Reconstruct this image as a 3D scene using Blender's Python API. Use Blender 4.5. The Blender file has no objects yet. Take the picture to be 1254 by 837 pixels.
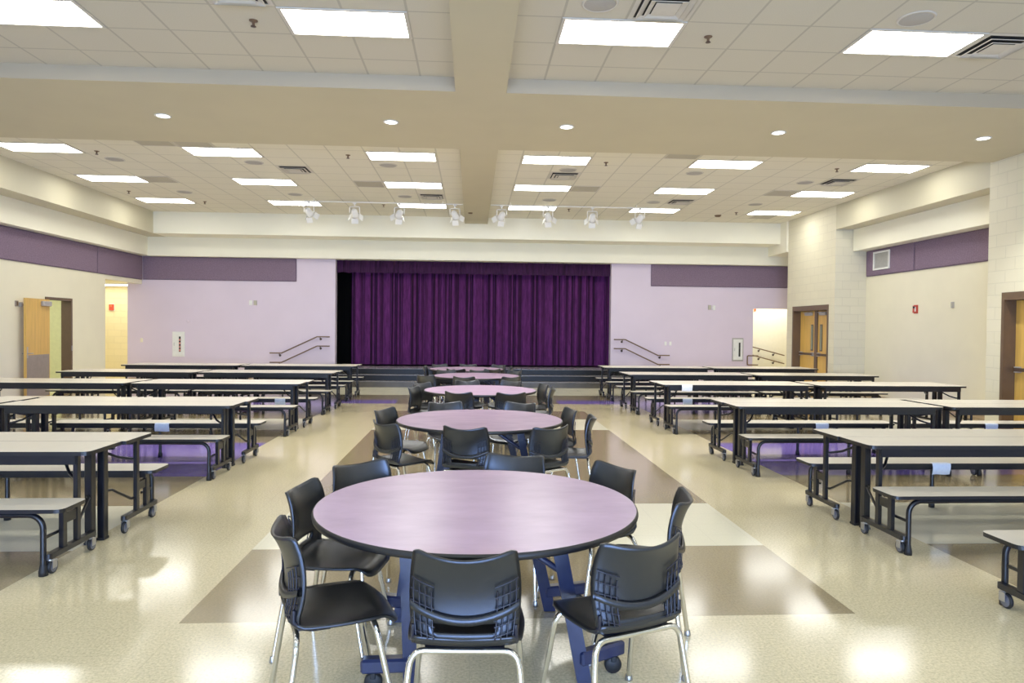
import bpy, math, random
from mathutils import Vector, Matrix
random.seed(7)
PI = math.pi
scene = bpy.context.scene
COL = scene.collection
R = math.radians

# ---------------------------------------------------------------- materials
def new_mat(name):
    m = bpy.data.materials.new(name); m.use_nodes = True
    nt = m.node_tree
    b = next(n for n in nt.nodes if n.type == 'BSDF_PRINCIPLED')
    return m, nt, b

def lin(c):
    f = lambda v: v/12.92 if v <= .04045 else ((v+.055)/1.055)**2.4
    return tuple(f(v/255.0) for v in c) + (1.0,)

def ramp(nt, fac, stops):
    r = nt.nodes.new('ShaderNodeValToRGB')
    els = r.color_ramp.elements
    while len(els) < len(stops): els.new(0.5)
    for e, (p, c) in zip(els, stops): e.position = p; e.color = c
    nt.links.new(fac, r.inputs['Fac'])
    return r.outputs['Color']

def objco(nt):
    return nt.nodes.new('ShaderNodeTexCoord').outputs['Object']

def noise(nt, vec, scale, detail=2.0, rough=.5):
    n = nt.nodes.new('ShaderNodeTexNoise')
    n.inputs['Scale'].default_value = scale; n.inputs['Detail'].default_value = detail
    n.inputs['Roughness'].default_value = rough
    nt.links.new(vec, n.inputs['Vector'])
    return n.outputs['Fac']

def bump(nt, b, h, strength, dist=.01):
    n = nt.nodes.new('ShaderNodeBump')
    n.inputs['Strength'].default_value = strength; n.inputs['Distance'].default_value = dist
    nt.links.new(h, n.inputs['Height']); nt.links.new(n.outputs['Normal'], b.inputs['Normal'])

def math_n(nt, op, a, b=None):
    n = nt.nodes.new('ShaderNodeMath'); n.operation = op
    for i, v in enumerate((a, b)):
        if v is None: continue
        if isinstance(v, (int, float)): n.inputs[i].default_value = v
        else: nt.links.new(v, n.inputs[i])
    return n.outputs[0]

def simple(name, col, rough=.5, metal=0.0, var=.06, scale=12.0, spec=.5, bstr=0.0, bscale=200.0):
    m, nt, b = new_mat(name)
    c = lin(col); co = objco(nt)
    lo = tuple(v*(1-var) for v in c[:3])+(1,); hi = tuple(min(1, v*(1+var)) for v in c[:3])+(1,)
    out = ramp(nt, noise(nt, co, scale), [(.3, lo), (.7, hi)])
    nt.links.new(out, b.inputs['Base Color'])
    b.inputs['Roughness'].default_value = rough; b.inputs['Metallic'].default_value = metal
    b.inputs['Specular IOR Level'].default_value = spec
    if bstr: bump(nt, b, noise(nt, co, bscale), bstr, .002)
    return m

def emit(name, col, strength, mottled=True):
    m, nt, b = new_mat(name)
    b.inputs['Base Color'].default_value = (.8, .8, .8, 1)
    b.inputs['Emission Color'].default_value = col
    b.inputs['Emission Strength'].default_value = strength
    return m

def line_mask(nt, coord, pitch, width):
    # 1 on a line of given width at each multiple of pitch
    a = math_n(nt, 'FRACT', math_n(nt, 'DIVIDE', coord, pitch))
    a = math_n(nt, 'ABSOLUTE', math_n(nt, 'SUBTRACT', a, .5))
    return math_n(nt, 'GREATER_THAN', a, .5 - width/pitch/2)

def tile_floor(name, col, amp, purple=False):
    m, nt, b = new_mat(name)
    co = objco(nt); c = lin(col)
    sep = nt.nodes.new('ShaderNodeSeparateXYZ'); nt.links.new(co, sep.inputs[0])
    k = lambda f: tuple(min(1, v*f) for v in c[:3])+(1,)
    n1 = noise(nt, co, 70, 3, .75)
    base = ramp(nt, n1, [(.30, k(1-amp)), (.48, k(1)), (.60, k(1+amp*.6)), (.75, k(1+amp))])
    g = math_n(nt, 'MAXIMUM', line_mask(nt, sep.outputs['X'], .3125, .0028), line_mask(nt, sep.outputs['Y'], .3125, .0028))
    mx = nt.nodes.new('ShaderNodeMix'); mx.data_type = 'RGBA'
    nt.links.new(math_n(nt, 'MULTIPLY', g, .35), mx.inputs['Factor'])
    nt.links.new(base, mx.inputs[6]); mx.inputs[7].default_value = k(.55)
    nt.links.new(mx.outputs[2], b.inputs['Base Color'])
    b.inputs['Roughness'].default_value = .20
    b.inputs['Specular IOR Level'].default_value = .58
    b.inputs['Coat Weight'].default_value = .5; b.inputs['Coat Roughness'].default_value = .13; b.inputs['Coat IOR'].default_value = 1.6
    rr = nt.nodes.new('ShaderNodeMapRange')
    nt.links.new(noise(nt, co, 2.2, 3), rr.inputs['Value'])
    rr.inputs['To Min'].default_value = .11; rr.inputs['To Max'].default_value = .20
    nt.links.new(rr.outputs[0], b.inputs['Roughness'])
    bump(nt, b, noise(nt, co, 3.1, 2), .06, .015)
    return m

def ceiling_tile(name, rgb=(231, 226, 207)):
    m, nt, b = new_mat(name)
    co = objco(nt); c = lin(rgb)
    sep = nt.nodes.new('ShaderNodeSeparateXYZ'); nt.links.new(co, sep.inputs[0])
    k = lambda f: tuple(v*f for v in c[:3])+(1,)
    base = ramp(nt, noise(nt, co, 90, 3, .7), [(.3, k(.93)), (.6, k(1.0)), (.8, k(1.04))])
    g = math_n(nt, 'MAXIMUM', line_mask(nt, sep.outputs['X'], .642, .026), line_mask(nt, sep.outputs['Y'], .63, .022))
    mx = nt.nodes.new('ShaderNodeMix'); mx.data_type = 'RGBA'
    nt.links.new(g, mx.inputs['Factor'])
    nt.links.new(base, mx.inputs[6]); mx.inputs[7].default_value = k(.74)
    nt.links.new(mx.outputs[2], b.inputs['Base Color'])
    b.inputs['Roughness'].default_value = .9
    b.inputs['Specular IOR Level'].default_value = .1
    bump(nt, b, math_n(nt, 'SUBTRACT', 1.0, g), .3, .006)
    return m

def block_wall(name, col, axis, strength=.55):
    m, nt, b = new_mat(name)
    co = objco(nt); sep = nt.nodes.new('ShaderNodeSeparateXYZ'); nt.links.new(co, sep.inputs[0])
    cb = nt.nodes.new('ShaderNodeCombineXYZ')
    nt.links.new(sep.outputs[axis], cb.inputs[0]); nt.links.new(sep.outputs['Z'], cb.inputs[1])
    br = nt.nodes.new('ShaderNodeTexBrick')
    br.inputs['Scale'].default_value = 1.0; br.inputs['Mortar Size'].default_value = .006
    br.inputs['Brick Width'].default_value = .417; br.inputs['Row Height'].default_value = .208
    br.inputs['Mortar Smooth'].default_value = .4
    c = lin(col); k = lambda f: tuple(v*f for v in c[:3])+(1,)
    br.inputs['Color1'].default_value = k(1.0); br.inputs['Color2'].default_value = k(.965); br.inputs['Mortar'].default_value = k(.86)
    nt.links.new(cb.outputs[0], br.inputs['Vector'])
    nt.links.new(br.outputs['Color'], b.inputs['Base Color'])
    b.inputs['Roughness'].default_value = .6
    inv = math_n(nt, 'SUBTRACT', 1.0, br.outputs['Fac'])
    bump(nt, b, math_n(nt, 'ADD', inv, math_n(nt, 'MULTIPLY', noise(nt, co, 120, 3), .15)), strength, .008)
    return m

def laminate(name, col, streak, rough=.28, amp=.07):
    m, nt, b = new_mat(name)
    co = objco(nt); c = lin(col)
    mp = nt.nodes.new('ShaderNodeMapping'); mp.inputs['Scale'].default_value = streak
    nt.links.new(co, mp.inputs['Vector'])
    k = lambda f: tuple(min(1, v*f) for v in c[:3])+(1,)
    out = ramp(nt, noise(nt, mp.outputs[0], 3.0, 5, .6), [(.3, k(1-amp)), (.5, k(1)), (.7, k(1+amp))])
    nt.links.new(out, b.inputs['Base Color'])
    b.inputs['Roughness'].default_value = rough
    return m

def wood(name, col):
    m, nt, b = new_mat(name)
    co = objco(nt); c = lin(col)
    mp = nt.nodes.new('ShaderNodeMapping'); mp.inputs['Scale'].default_value = (6, 6, .5)
    nt.links.new(co, mp.inputs['Vector'])
    k = lambda f: tuple(min(1, v*f) for v in c[:3])+(1,)
    out = ramp(nt, noise(nt, mp.outputs[0], 3.0, 5, .6), [(.3, k(.86)), (.5, k(1)), (.72, k(1.12))])
    nt.links.new(out, b.inputs['Base Color']); b.inputs['Roughness'].default_value = .4
    return m

def velvet(name, col):
    m, nt, b = new_mat(name)
    co = objco(nt); c = lin(col)
    mp = nt.nodes.new('ShaderNodeMapping'); mp.inputs['Scale'].default_value = (9, 9, 1.1)
    nt.links.new(co, mp.inputs['Vector'])
    k = lambda f: tuple(min(1, v*f) for v in c[:3])+(1,)
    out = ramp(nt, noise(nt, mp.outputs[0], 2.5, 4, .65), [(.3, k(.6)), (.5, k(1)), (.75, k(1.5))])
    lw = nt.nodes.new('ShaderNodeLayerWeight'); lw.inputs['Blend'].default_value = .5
    fold_shade = ramp(nt, lw.outputs['Facing'], [(.03, (1.6, 1.6, 1.6, 1)), (.20, (.65, .65, .65, 1)), (.48, (.12, .12, .12, 1))])  # fold shading put into the colour: bright facing, dark edge-on
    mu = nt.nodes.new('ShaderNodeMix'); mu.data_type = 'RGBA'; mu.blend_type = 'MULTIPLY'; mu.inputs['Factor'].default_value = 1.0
    nt.links.new(out, mu.inputs[6]); nt.links.new(fold_shade, mu.inputs[7])
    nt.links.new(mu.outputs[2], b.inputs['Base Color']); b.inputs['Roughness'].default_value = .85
    b.inputs['Sheen Weight'].default_value = .15; b.inputs['Sheen Tint'].default_value = lin((180, 110, 185))
    b.inputs['Specular IOR Level'].default_value = .15
    return m

M = {}
M['f_cream'] = tile_floor('floor tile speckled cream', (216, 202, 162), .27)
M['f_white'] = tile_floor('floor tile ivory', (238, 232, 204), .05)
M['f_brown'] = tile_floor('floor tile taupe', (148, 132, 98), .22)
M['f_purple'] = tile_floor('floor tile violet', (124, 103, 190), .08)
M['ctile'] = ceiling_tile('ceiling tile')
M['ctile_dim'] = ceiling_tile('ceiling tile dimmed near bay', (206, 200, 181))  # same tiles, darkened so the near bay looks less lit
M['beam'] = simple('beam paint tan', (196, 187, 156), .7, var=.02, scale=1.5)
M['beamface'] = simple('beam face toned against daylight', (178, 164, 138), .7, var=.02, scale=1.5)  # beam paint made darker and warmer to offset blue daylight on this face
M['cream'] = simple('wall paint cream', (235, 228, 200), .6, var=.02, scale=2, bstr=.1, bscale=150)
M['fascia'] = simple('bulkhead cream dimmed tone', (200, 193, 165), .6, var=.02, scale=1.2)  # same cream, darkened to tone down the lamp scallops on the side bulkheads
M['fascia_lit'] = simple('bulkhead cream lit tone', (244, 239, 216), .6, var=.02, scale=1.2)  # same cream, lightened to make up for weak light on these bulkheads
M['lav'] = simple('wall paint lavender', (214, 199, 216), .55, var=.02, scale=1.5, bstr=.1, bscale=150)
M['panel'] = simple('acoustic fabric mauve', (122, 104, 122), .95, var=.22, scale=45, spec=.1, bstr=.4, bscale=300)
M['blockx'] = block_wall('painted block x', (224, 217, 190), 'Y')
M['blocky'] = block_wall('painted block y', (224, 217, 190), 'X')
M['blockcor'] = block_wall('corridor block', (232, 218, 172), 'X', .7)
M['corr'] = simple('corridor paint warm cream', (238, 233, 208), .6, var=.02)
M['base'] = simple('rubber baseboard taupe', (172, 150, 118), .5)
M['black'] = simple('powder coat black', (8, 9, 17), .33, var=.15, scale=30)
M['blackmat'] = simple('stage black', (5, 5, 5), .9, var=.1, spec=.1)
M['riser'] = simple('stage riser rubber', (15, 14, 16), .4, var=.25, scale=5, spec=.3)
M['tread'] = simple('stage tread rubber painted reflection', (128, 125, 128), .22, var=.15, scale=4)  # black rubber with its grey reflection put into the base colour
M['riserlow'] = simple('stage lowest riser', (72, 67, 60), .4, var=.15, scale=4)
M['sheen_navy'] = simple('powder coat navy', (32, 38, 68), .30, var=.12, scale=20)  # black coat with its blue reflection put into the base colour
M['chrome'] = simple('chrome tube', (222, 220, 216), .12, 1.0, var=.04)
M['steel'] = simple('zinc steel', (170, 170, 172), .3, .9, var=.08)
M['plastic'] = simple('chair plastic charcoal', (19, 18, 16), .34, var=.10, scale=40, spec=.55, bstr=.12, bscale=400)
def blue_sheen(m, k=1.0):  # tints the specular blue to paint in the daylight sheen
    b = next(n for n in m.node_tree.nodes if n.type == 'BSDF_PRINCIPLED')
    b.inputs['Specular IOR Level'].default_value = k; b.inputs['Specular Tint'].default_value = (.72, .80, 1.0, 1)
blue_sheen(M['plastic'], .85)
M['plasticrib'] = simple('chair plastic ribs with blue sheen', (15, 18, 34), .36, var=.1, scale=30)  # charcoal plastic with blue daylight sheen put into the base colour
M['rubber'] = simple('rubber dark', (14, 14, 17), .6)
M['wheel'] = simple('caster grey tread', (96, 98, 108), .45)
M['lam_p'] = laminate('laminate lavender', (188, 160, 190), (1.0, 2.2, 1), .26, .09)
M['lam_c'] = laminate('laminate pale beige', (216, 208, 193), (4, 1, 1), .30, .03)
M['bench_c'] = laminate('laminate bench beige', (214, 206, 190), (4, 1, 1), .30, .03)
M['edge'] = simple('table edge black', (16, 16, 19), .4)
M['paper'] = simple('paper pale blue', (243, 246, 255), .8, var=.05, scale=45)
M['wood'] = wood('door veneer maple', (217, 172, 84))
M['kick'] = simple('kick plate grey', (150, 138, 128), .4, .2)
M['brown'] = simple('door frame brown', (96, 74, 54), .45, var=.05)
M['brownd'] = simple('door frame dark brown', (72, 54, 42), .5, var=.05)
M['rail'] = simple('handrail bronze', (112, 88, 66), .4, .3)
M['grey'] = simple('grey metal', (176, 172, 168), .4, .3)
M['white'] = simple('white enamel', (232, 232, 226), .4, var=.03)
M['red'] = simple('red plastic', (200, 70, 50), .4)
M['orange'] = simple('alarm orange', (214, 120, 60), .4)
M['dark'] = simple('dark slot', (30, 28, 26), .7)
M['greyscr'] = simple('speaker mesh grey', (172, 168, 160), .8, var=.12, scale=200)
M['ret'] = simple('return grille grey', (180, 174, 156), .8, var=.12, scale=220)
M['difw'] = simple('diffuser enamel', (206, 200, 186), .5, var=.03)
M['vent'] = simple('vent louvre grey', (178, 176, 170), .5, var=.05)
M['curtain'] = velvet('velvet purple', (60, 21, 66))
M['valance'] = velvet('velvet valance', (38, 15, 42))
M['green'] = simple('room paint pale green', (214, 214, 170), .7, var=.04)
M['brass'] = simple('cabinet slot red', (206, 130, 118), .5, var=.25, scale=14)
M['glass'] = simple('wired glass grey green', (128, 134, 110), .12, var=.1)
M['lamp'] = emit('fluorescent lens', (1.0, .985, .91, 1), 13.0)
M['lampc'] = emit('corridor lens', (1.0, .97, .85, 1), 4.0)
M['can'] = emit('downlight lens', (1.0, .97, .9, 1), 7.0)
M['track'] = simple('track light white', (240, 238, 232), .25, var=.03)

# ---------------------------------------------------------------- mesh builder
class MB:
    def __init__(s): s.v = []; s.f = []; s.m = []; s.sm = []
    def add(s, verts, faces, mi=0, smooth=False, mis=None):
        o = len(s.v); s.v += [tuple(v) for v in verts]
        for i, f in enumerate(faces):
            s.f.append(tuple(o+k for k in f)); s.m.append(mis[i] if mis else mi); s.sm.append(smooth)
        return s
    def box(s, x0, x1, y0, y1, z0, z1, mi=0, mat=None):
        v = [(x, y, z) for z in (z0, z1) for y in (y0, y1) for x in (x0, x1)]
        if mat is not None: v = [mat @ Vector(p) for p in v]
        return s.add(v, [(0, 2, 3, 1), (4, 5, 7, 6), (0, 1, 5, 4), (2, 6, 7, 3), (0, 4, 6, 2), (1, 3, 7, 5)], mi)
    def rbox(s, x0, x1, y0, y1, z0, z1, b=.006, mi=0, mat=None):
        # box with all vertical and horizontal edges chamfered
        vs = []; key = {}
        c = [((x0, 1), (x1, -1)), ((y0, 1), (y1, -1)), ((z0, 1), (z1, -1))]
        def vid(ix, iy, iz, ax):
            k = (ix, iy, iz, ax)
            if k not in key:
                p = []
                for a, i in enumerate((ix, iy, iz)):
                    w, d = c[a][i]; p.append(w if a == ax else w + d*b)
                p = Vector(p)
                vs.append(mat @ p if mat is not None else p); key[k] = len(vs)-1
            return key[k]
        F = []
        for ax in range(3):
            for e in (0, 1):
                q = []
                for (i, j) in ((0, 0), (1, 0), (1, 1), (0, 1)):
                    idx = [0, 0, 0]; idx[ax] = e; idx[(ax+1) % 3] = i; idx[(ax+2) % 3] = j
                    q.append(vid(*idx, ax))
                F.append(tuple(q if e else q[::-1]))
        for ax in range(3):      # edges along ax
            a1, a2 = (ax+1) % 3, (ax+2) % 3
            for e1 in (0, 1):
                for e2 in (0, 1):
                    q = []
                    for (t, a) in ((0, a1), (1, a1), (1, a2), (0, a2)):
                        idx = [0, 0, 0]; idx[ax] = t; idx[a1] = e1; idx[a2] = e2
                        q.append(vid(*idx, a))
                    F.append(tuple(q if (e1 == e2) else q[::-1]))
        for ix in (0, 1):
            for iy in (0, 1):
                for iz in (0, 1):
                    q = [vid(ix, iy, iz, a) for a in range(3)]
                    F.append(tuple(q if (ix+iy+iz) % 2 == 1 else q[::-1]))
        return s.add(vs, F, mi)
    def tube(s, pts, r, seg=8, mi=0, caps=True, r2=None):
        pts = [Vector(p) for p in pts]; n = len(pts)
        tan = []
        for i in range(n):
            a = pts[max(0, i-1)]; b = pts[min(n-1, i+1)]; tan.append((b-a).normalized())
        up = Vector((0, 0, 1))
        if abs(tan[0].dot(up)) > .95: up = Vector((1, 0, 0))
        nrm = (up - tan[0]*up.dot(tan[0])).normalized()
        vs = []
        for i in range(n):
            nrm = (nrm - tan[i]*nrm.dot(tan[i])).normalized()
            bi = tan[i].cross(nrm)
            rr = r if r2 is None else r + (r2-r)*i/(n-1)
            for k in range(seg):
                a = 2*PI*k/seg
                vs.append(pts[i] + nrm*math.cos(a)*rr + bi*math.sin(a)*rr)
        F = []
        for i in range(n-1):
            for k in range(seg):
                a = i*seg+k; b = i*seg+(k+1) % seg
                F.append((a, b, b+seg, a+seg))
        s.add(vs, F, mi, True)
        if caps:
            s.add(vs[:seg], [tuple(range(seg))[::-1]], mi); s.add(vs[-seg:], [tuple(range(seg))], mi)
        return s
    def lathe(s, prof, c=(0, 0, 0), seg=24, axis='z', mi=0, mis=None, smooth=True):
        vs = []; n = len(prof)
        for k in range(seg):
            a = 2*PI*k/seg
            for (r, h) in prof:
                p = (r*math.cos(a), r*math.sin(a), h)
                if axis == 'x': p = (p[2], p[0], p[1])
                elif axis == 'y': p = (p[1], p[2], p[0])
                vs.append((c[0]+p[0], c[1]+p[1], c[2]+p[2]))
        F = []; ms = []
        for k in range(seg):
            for i in range(n-1):
                a = k*n+i; b = ((k+1) % seg)*n+i
                F.append((a, b, b+1, a+1)); ms.append(mis[i] if mis else mi)
        return s.add(vs, F, mi, smooth, ms)
    def prism(s, poly, z0, z1, mt=0, ms=0, bev=0.0):
        # poly ccw in xy
        n = len(poly)
        cx = sum(p[0] for p in poly)/n; cy = sum(p[1] for p in poly)/n
        def ring(z, k):
            out = []
            for (x, y) in poly:
                d = math.hypot(x-cx, y-cy) or 1
                out.append((x-(x-cx)/d*k, y-(y-cy)/d*k, z))
            return out
        if bev:
            rings = [ring(z0, bev), ring(z0+bev, 0), ring(z1-bev, 0), ring(z1, bev)]
        else:
            rings = [ring(z0, 0), ring(z1, 0)]
        vs = [p for r in rings for p in r]; F = []; mm = []
        for i in range(len(rings)-1):
            for k in range(n):
                a = i*n+k; b = i*n+(k+1) % n
                F.append((a, b, b+n, a+n)); mm.append(ms)
        F.append(tuple(range(n))[::-1]); mm.append(ms)
        F.append(tuple((len(rings)-1)*n+k for k in range(n))); mm.append(mt)
        return s.add(vs, F, 0, False, mm)
    def shell(s, fn, nu, nv, th, hole=None, mi=0):
        P = [[Vector(fn(i/nu*2-1, j/nv)) for i in range(nu+1)] for j in range(nv+1)]
        N = []
        for j in range(nv+1):
            row = []
            for i in range(nu+1):
                du = P[j][min(nu, i+1)] - P[j][max(0, i-1)]
                dv = P[min(nv, j+1)][i] - P[max(0, j-1)][i]
                row.append(du.cross(dv).normalized())
            N.append(row)
        vs = []; W = nu+1
        for j in range(nv+1):
            for i in range(nu+1): vs.append(P[j][i])
        off = len(vs)
        for j in range(nv+1):
            for i in range(nu+1): vs.append(P[j][i] - N[j][i]*th)
        def on(i, j):
            if i < 0 or j < 0 or i >= nu or j >= nv: return False
            return not (hole and hole((i+.5)/nu*2-1, (j+.5)/nv))
        F = []
        for j in range(nv):
            for i in range(nu):
                if not on(i, j): continue
                a, b, c, d = j*W+i, j*W+i+1, (j+1)*W+i+1, (j+1)*W+i
                F.append((a, b, c, d)); F.append((off+d, off+c, off+b, off+a))
                for (di, dj, p, q) in ((0, -1, a, b), (1, 0, b, c), (0, 1, c, d), (-1, 0, d, a)):
                    if not on(i+di, j+dj): F.append((q, p, off+p, off+q))
        return s.add(vs, F, mi, True)
    def build(s, name, mats, parent=None, loc=None):
        me = bpy.data.meshes.new(name)
        me.from_pydata(s.v, [], s.f); me.update()
        if not isinstance(mats, (list, tuple)): mats = [mats]
        for m in mats: me.materials.append(m)
        me.polygons.foreach_set('material_index', s.m)
        me.polygons.foreach_set('use_smooth', s.sm)
        me.update()
        o = bpy.data.objects.new(name, me); COL.objects.link(o)
        if parent: o.parent = parent
        if loc: o.location = loc
        return o

def tag(o, label, cat, group=None):
    o['label'] = label; o['category'] = cat
    if group: o['group'] = group
    return o
def thing(name, label, cat, loc=(0, 0, 0), rz=0.0, group=None):
    o = bpy.data.objects.new(name, None); COL.objects.link(o)
    o.empty_display_size = .1
    o.location = loc; o.rotation_euler = (0, 0, rz)
    return tag(o, label, cat, group)
KIDS = {}
def kids(o):
    return [c for c in bpy.data.objects if c.parent == o]
def dup(o, loc, rz=0.0, label=None):
    def rec(s, par):
        c = s.copy(); COL.objects.link(c)
        if par: c.parent = par
        for k in KIDS.setdefault(s.name, kids(s)): rec(k, c)
        return c
    r = rec(o, None); r.location = loc; r.rotation_euler = (0, 0, rz)
    if label: r['label'] = label
    return r
class Maker:
    """first call keeps the prototype, later calls copy it"""
    def __init__(s, fn): s.fn = fn; s.p = None
    def __call__(s, loc, rz, label):
        if s.p is None:
            s.p = s.fn(); s.p.location = loc; s.p.rotation_euler = (0, 0, rz); s.p['label'] = label
            return s.p
        return dup(s.p, loc, rz, label)
def struct(name, mb, mats, loc=None, parent=None):
    o = mb.build(name, mats, parent, loc)
    if parent is None: o['kind'] = 'structure'
    return o
def arc(c, r, a0, a1, n, ex, ey):
    ex = Vector(ex); ey = Vector(ey); c = Vector(c)
    return [c + ex*math.cos(a0+(a1-a0)*i/n)*r + ey*math.sin(a0+(a1-a0)*i/n)*r for i in range(n+1)]
def rrect(x0, x1, y0, y1, rs, n=5):
    # rounded rectangle, rs = radii for corners (x0y0, x1y0, x1y1, x0y1)
    out = []
    for (cx, cy, sx, sy, a0, r) in ((x0, y0, 1, 1, PI, rs[0]), (x1, y0, -1, 1, 1.5*PI, rs[1]), (x1, y1, -1, -1, 0, rs[2]), (x0, y1, 1, -1, .5*PI, rs[3])):
        if r <= 0: out.append((cx, cy)); continue
        for i in range(n+1):
            a = a0+.5*PI*i/n
            out.append((cx+sx*r+r*math.cos(a), cy+sy*r+r*math.sin(a)))
    return out

# ---------------------------------------------------------------- room dimensions
CZ = 4.78                      # ceiling
XL, XR = -9.62, 9.78           # walls
YB, Y0 = 20.5, -6.0            # back wall, wall behind the camera
BZ = 4.60                      # beam underside

# ---- floor: one object, faces of the tile pattern
def floor_build():
    xs = sorted({-14, XL, -2.86, -1.65, -1.59, 1.9, 2.23, 2.3, 3.52, XR, 14})
    ys = sorted({Y0, -2.5, -1.25, 0, 1.2, 2.5, 3.8, 5.05, 6.3, 7.53, 9.7, 10.96, 12.25, 13.2, 13.45, 14.75, 15.5, 16.65, 18.8, 26})
    def matof(x, y):
        side = x < -2.86 or x > 3.52
        centre = -1.59 < x < 2.23
        if y > 18.8: return 0
        if 16.65 < y: return 1
        if 15.5 < y < 16.65: return 2
        if 14.75 < y < 15.5:
            return 2 if -1.65 < x < 1.95 else 3
        if side:
            if 13.2 < y < 14.75: return 3
            if 12.25 < y < 13.2: return 2
            if 10.96 < y < 12.25: return 1
            if 9.7 < y < 10.96: return 2
            if 7.53 < y < 9.7: return 3
            if 6.3 < y < 7.53: return 2
            if 5.05 < y < 6.3: return 1
            if 3.8 < y < 5.05: return 2
            if 1.2 < y < 3.8: return 3
            if 0 < y < 1.2: return 2
            return 0
        if centre:
            if 13.45 < y: return 0
            if 12.25 < y < 13.45: return 2
            if 10.96 < y < 12.25: return 1
            if 6.3 < y < 10.96: return 2
            if 5.05 < y < 6.3: return 1
            if 3.8 < y < 5.05: return 2
        return 0
    mb = MB()
    for i in range(len(xs)-1):
        for j in range(len(ys)-1):
            x0, x1, y0, y1 = xs[i], xs[i+1], ys[j], ys[j+1]
            mb.add([(x0, y0, 0), (x1, y0, 0), (x1, y1, 0), (x0, y1, 0)], [(0, 1, 2, 3)], matof((x0+x1)/2, (y0+y1)/2))
    struct('floor', mb, [M['f_cream'], M['f_white'], M['f_brown'], M['f_purple']])
floor_build()

# ---- ceiling bays (origin on a grid corner so that the tile lines fall right)
def bay(x0, x1, y0, y1, ox, oy, mt='ctile'):
    mb = MB().add([(x0-ox, y0-oy, 0), (x1-ox, y0-oy, 0), (x1-ox, y1-oy, 0), (x0-ox, y1-oy, 0)], [(3, 2, 1, 0)])
    struct('ceiling', mb, M[mt], (ox, oy, CZ))
bay(-9.9, .08, Y0, 8.7, -.68, 6.90, 'ctile_dim'); bay(.08, 10, Y0, 8.7, .88, 6.90, 'ctile_dim')
bay(-9.9, .08, 11.3, 19.6, -.68, 12.37); bay(.08, 10, 11.3, 19.6, .88, 12.37)
def solid(name, mats, *boxes, mis=None, parent=None):
    mb = MB()
    for i, b in enumerate(boxes): mb.box(*b, mi=(mis[i] if mis else 0))
    return struct(name, mb, mats, parent=parent)
# beams: the cross beam and the long beam in two runs
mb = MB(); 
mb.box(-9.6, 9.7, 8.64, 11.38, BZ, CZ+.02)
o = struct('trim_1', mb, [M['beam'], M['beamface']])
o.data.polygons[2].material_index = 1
for nm, ya, yb in (('trim_2', Y0, 8.64), ('trim_3', 11.38, 19.45)):
    solid(nm, M['beam'], (-.24, .40, ya, yb, BZ, CZ+.02))

# ---- left side: wall with a door opening and a passage at its far end, two stepped bulkheads
T = .2
solid('wall_left', M['cream'],
      (XL-T, XL, Y0, 15.97, 0, 3.7), (XL-T, XL, 15.97, 17.0, 2.25, 3.7), (XL-T, XL, 17.0, 18.5, 0, 3.7), (XL-T, XL, 18.5, YB, 2.83, 3.7))
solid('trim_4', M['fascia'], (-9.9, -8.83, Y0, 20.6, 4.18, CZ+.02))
solid('trim_5', M['fascia_lit'], (-9.9, -9.35, Y0, 20.6, 3.645, 4.18))
# ---- back: lavender wall around the stage opening and the right passage
solid('wall_back_left', M['lav'], (-10.03, -4.06, YB, YB+.25, 0, 3.7))
solid('wall_back_right', M['lav'], (4.19, 8.6, YB, YB+.25, 0, 3.7), (8.6, 11.2, YB, YB+.25, 2.33, 3.7))
solid('trim_6', M['fascia_lit'], (-8.83, 8.98, 19.45, 20.6, 4.18, CZ+.02))
solid('trim_7', M['fascia_lit'], (-9.35, 9.9, 20.25, 20.75, 3.635, 4.18))
# ---- right side: far block pier with double door, recessed bay, near block wall with double door
PX = 8.98
solid('wall_right', M['blockx'], (PX, 9.9, 16.49, 16.76, 0, CZ), (PX, 9.9, 18.69, 19.04, 0, CZ), (PX, 9.9, 16.76, 18.69, 2.33, CZ))
solid('wall_right_pier', M['blocky'], (PX+.002, 9.9, 16.484, 16.49, 0, CZ))
solid('wall_right_bay', M['cream'], (XR, XR+.15, 11.3, 16.49, 0, CZ))
solid('wall_right_near', M['blockx'], (PX, 10, 11.1, 11.44, 0, CZ), (PX, 10, Y0, 9.17, 0, CZ), (PX, 10, 9.17, 11.1, 2.33, CZ))
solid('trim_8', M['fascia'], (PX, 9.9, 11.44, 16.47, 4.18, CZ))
solid('trim_9', M['fascia_lit'], (9.42, 9.9, 11.44, 16.47, 3.645, 4.18))
solid('trim_10', M['fascia_lit'], (8.93, 9.9, 19.04, 20.6, 3.9, CZ))
solid('wall_front', M['cream'], (-10, 10, Y0-.2, Y0, 0, CZ))
# baseboards
solid('baseboard_right', M['base'], (XR-.015, XR, 11.44, 16.48, 0, .10))
solid('baseboard_left', M['base'], (XL, XL+.015, Y0, 15.9, 0, .10), (XL, XL+.015, 17.06, 18.5, 0, .10))
solid('baseboard_back', M['base'], (-10.0, -5.3, YB-.015, YB, 0, .10), (5.35, 8.6, YB-.015, YB, 0, .10))
# passage behind the left opening
solid('wall_passage', M['blockcor'], (-13.5, -9.7, 23.0, 23.15, 0, 3.0))
solid('wall_passage_end', M['corr'], (-13.6, -13.5, 18.3, 23.0, 0, 3.0), (-13.5, XL-T, 18.3, 18.5, 0, 3.0), (-10.03, -9.85, 20.75, 23.0, 0, 3.0))
solid('ceiling_passage', M['corr'], (-13.5, XL-T, 18.5, 23.0, 2.92, 3.0))
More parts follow.
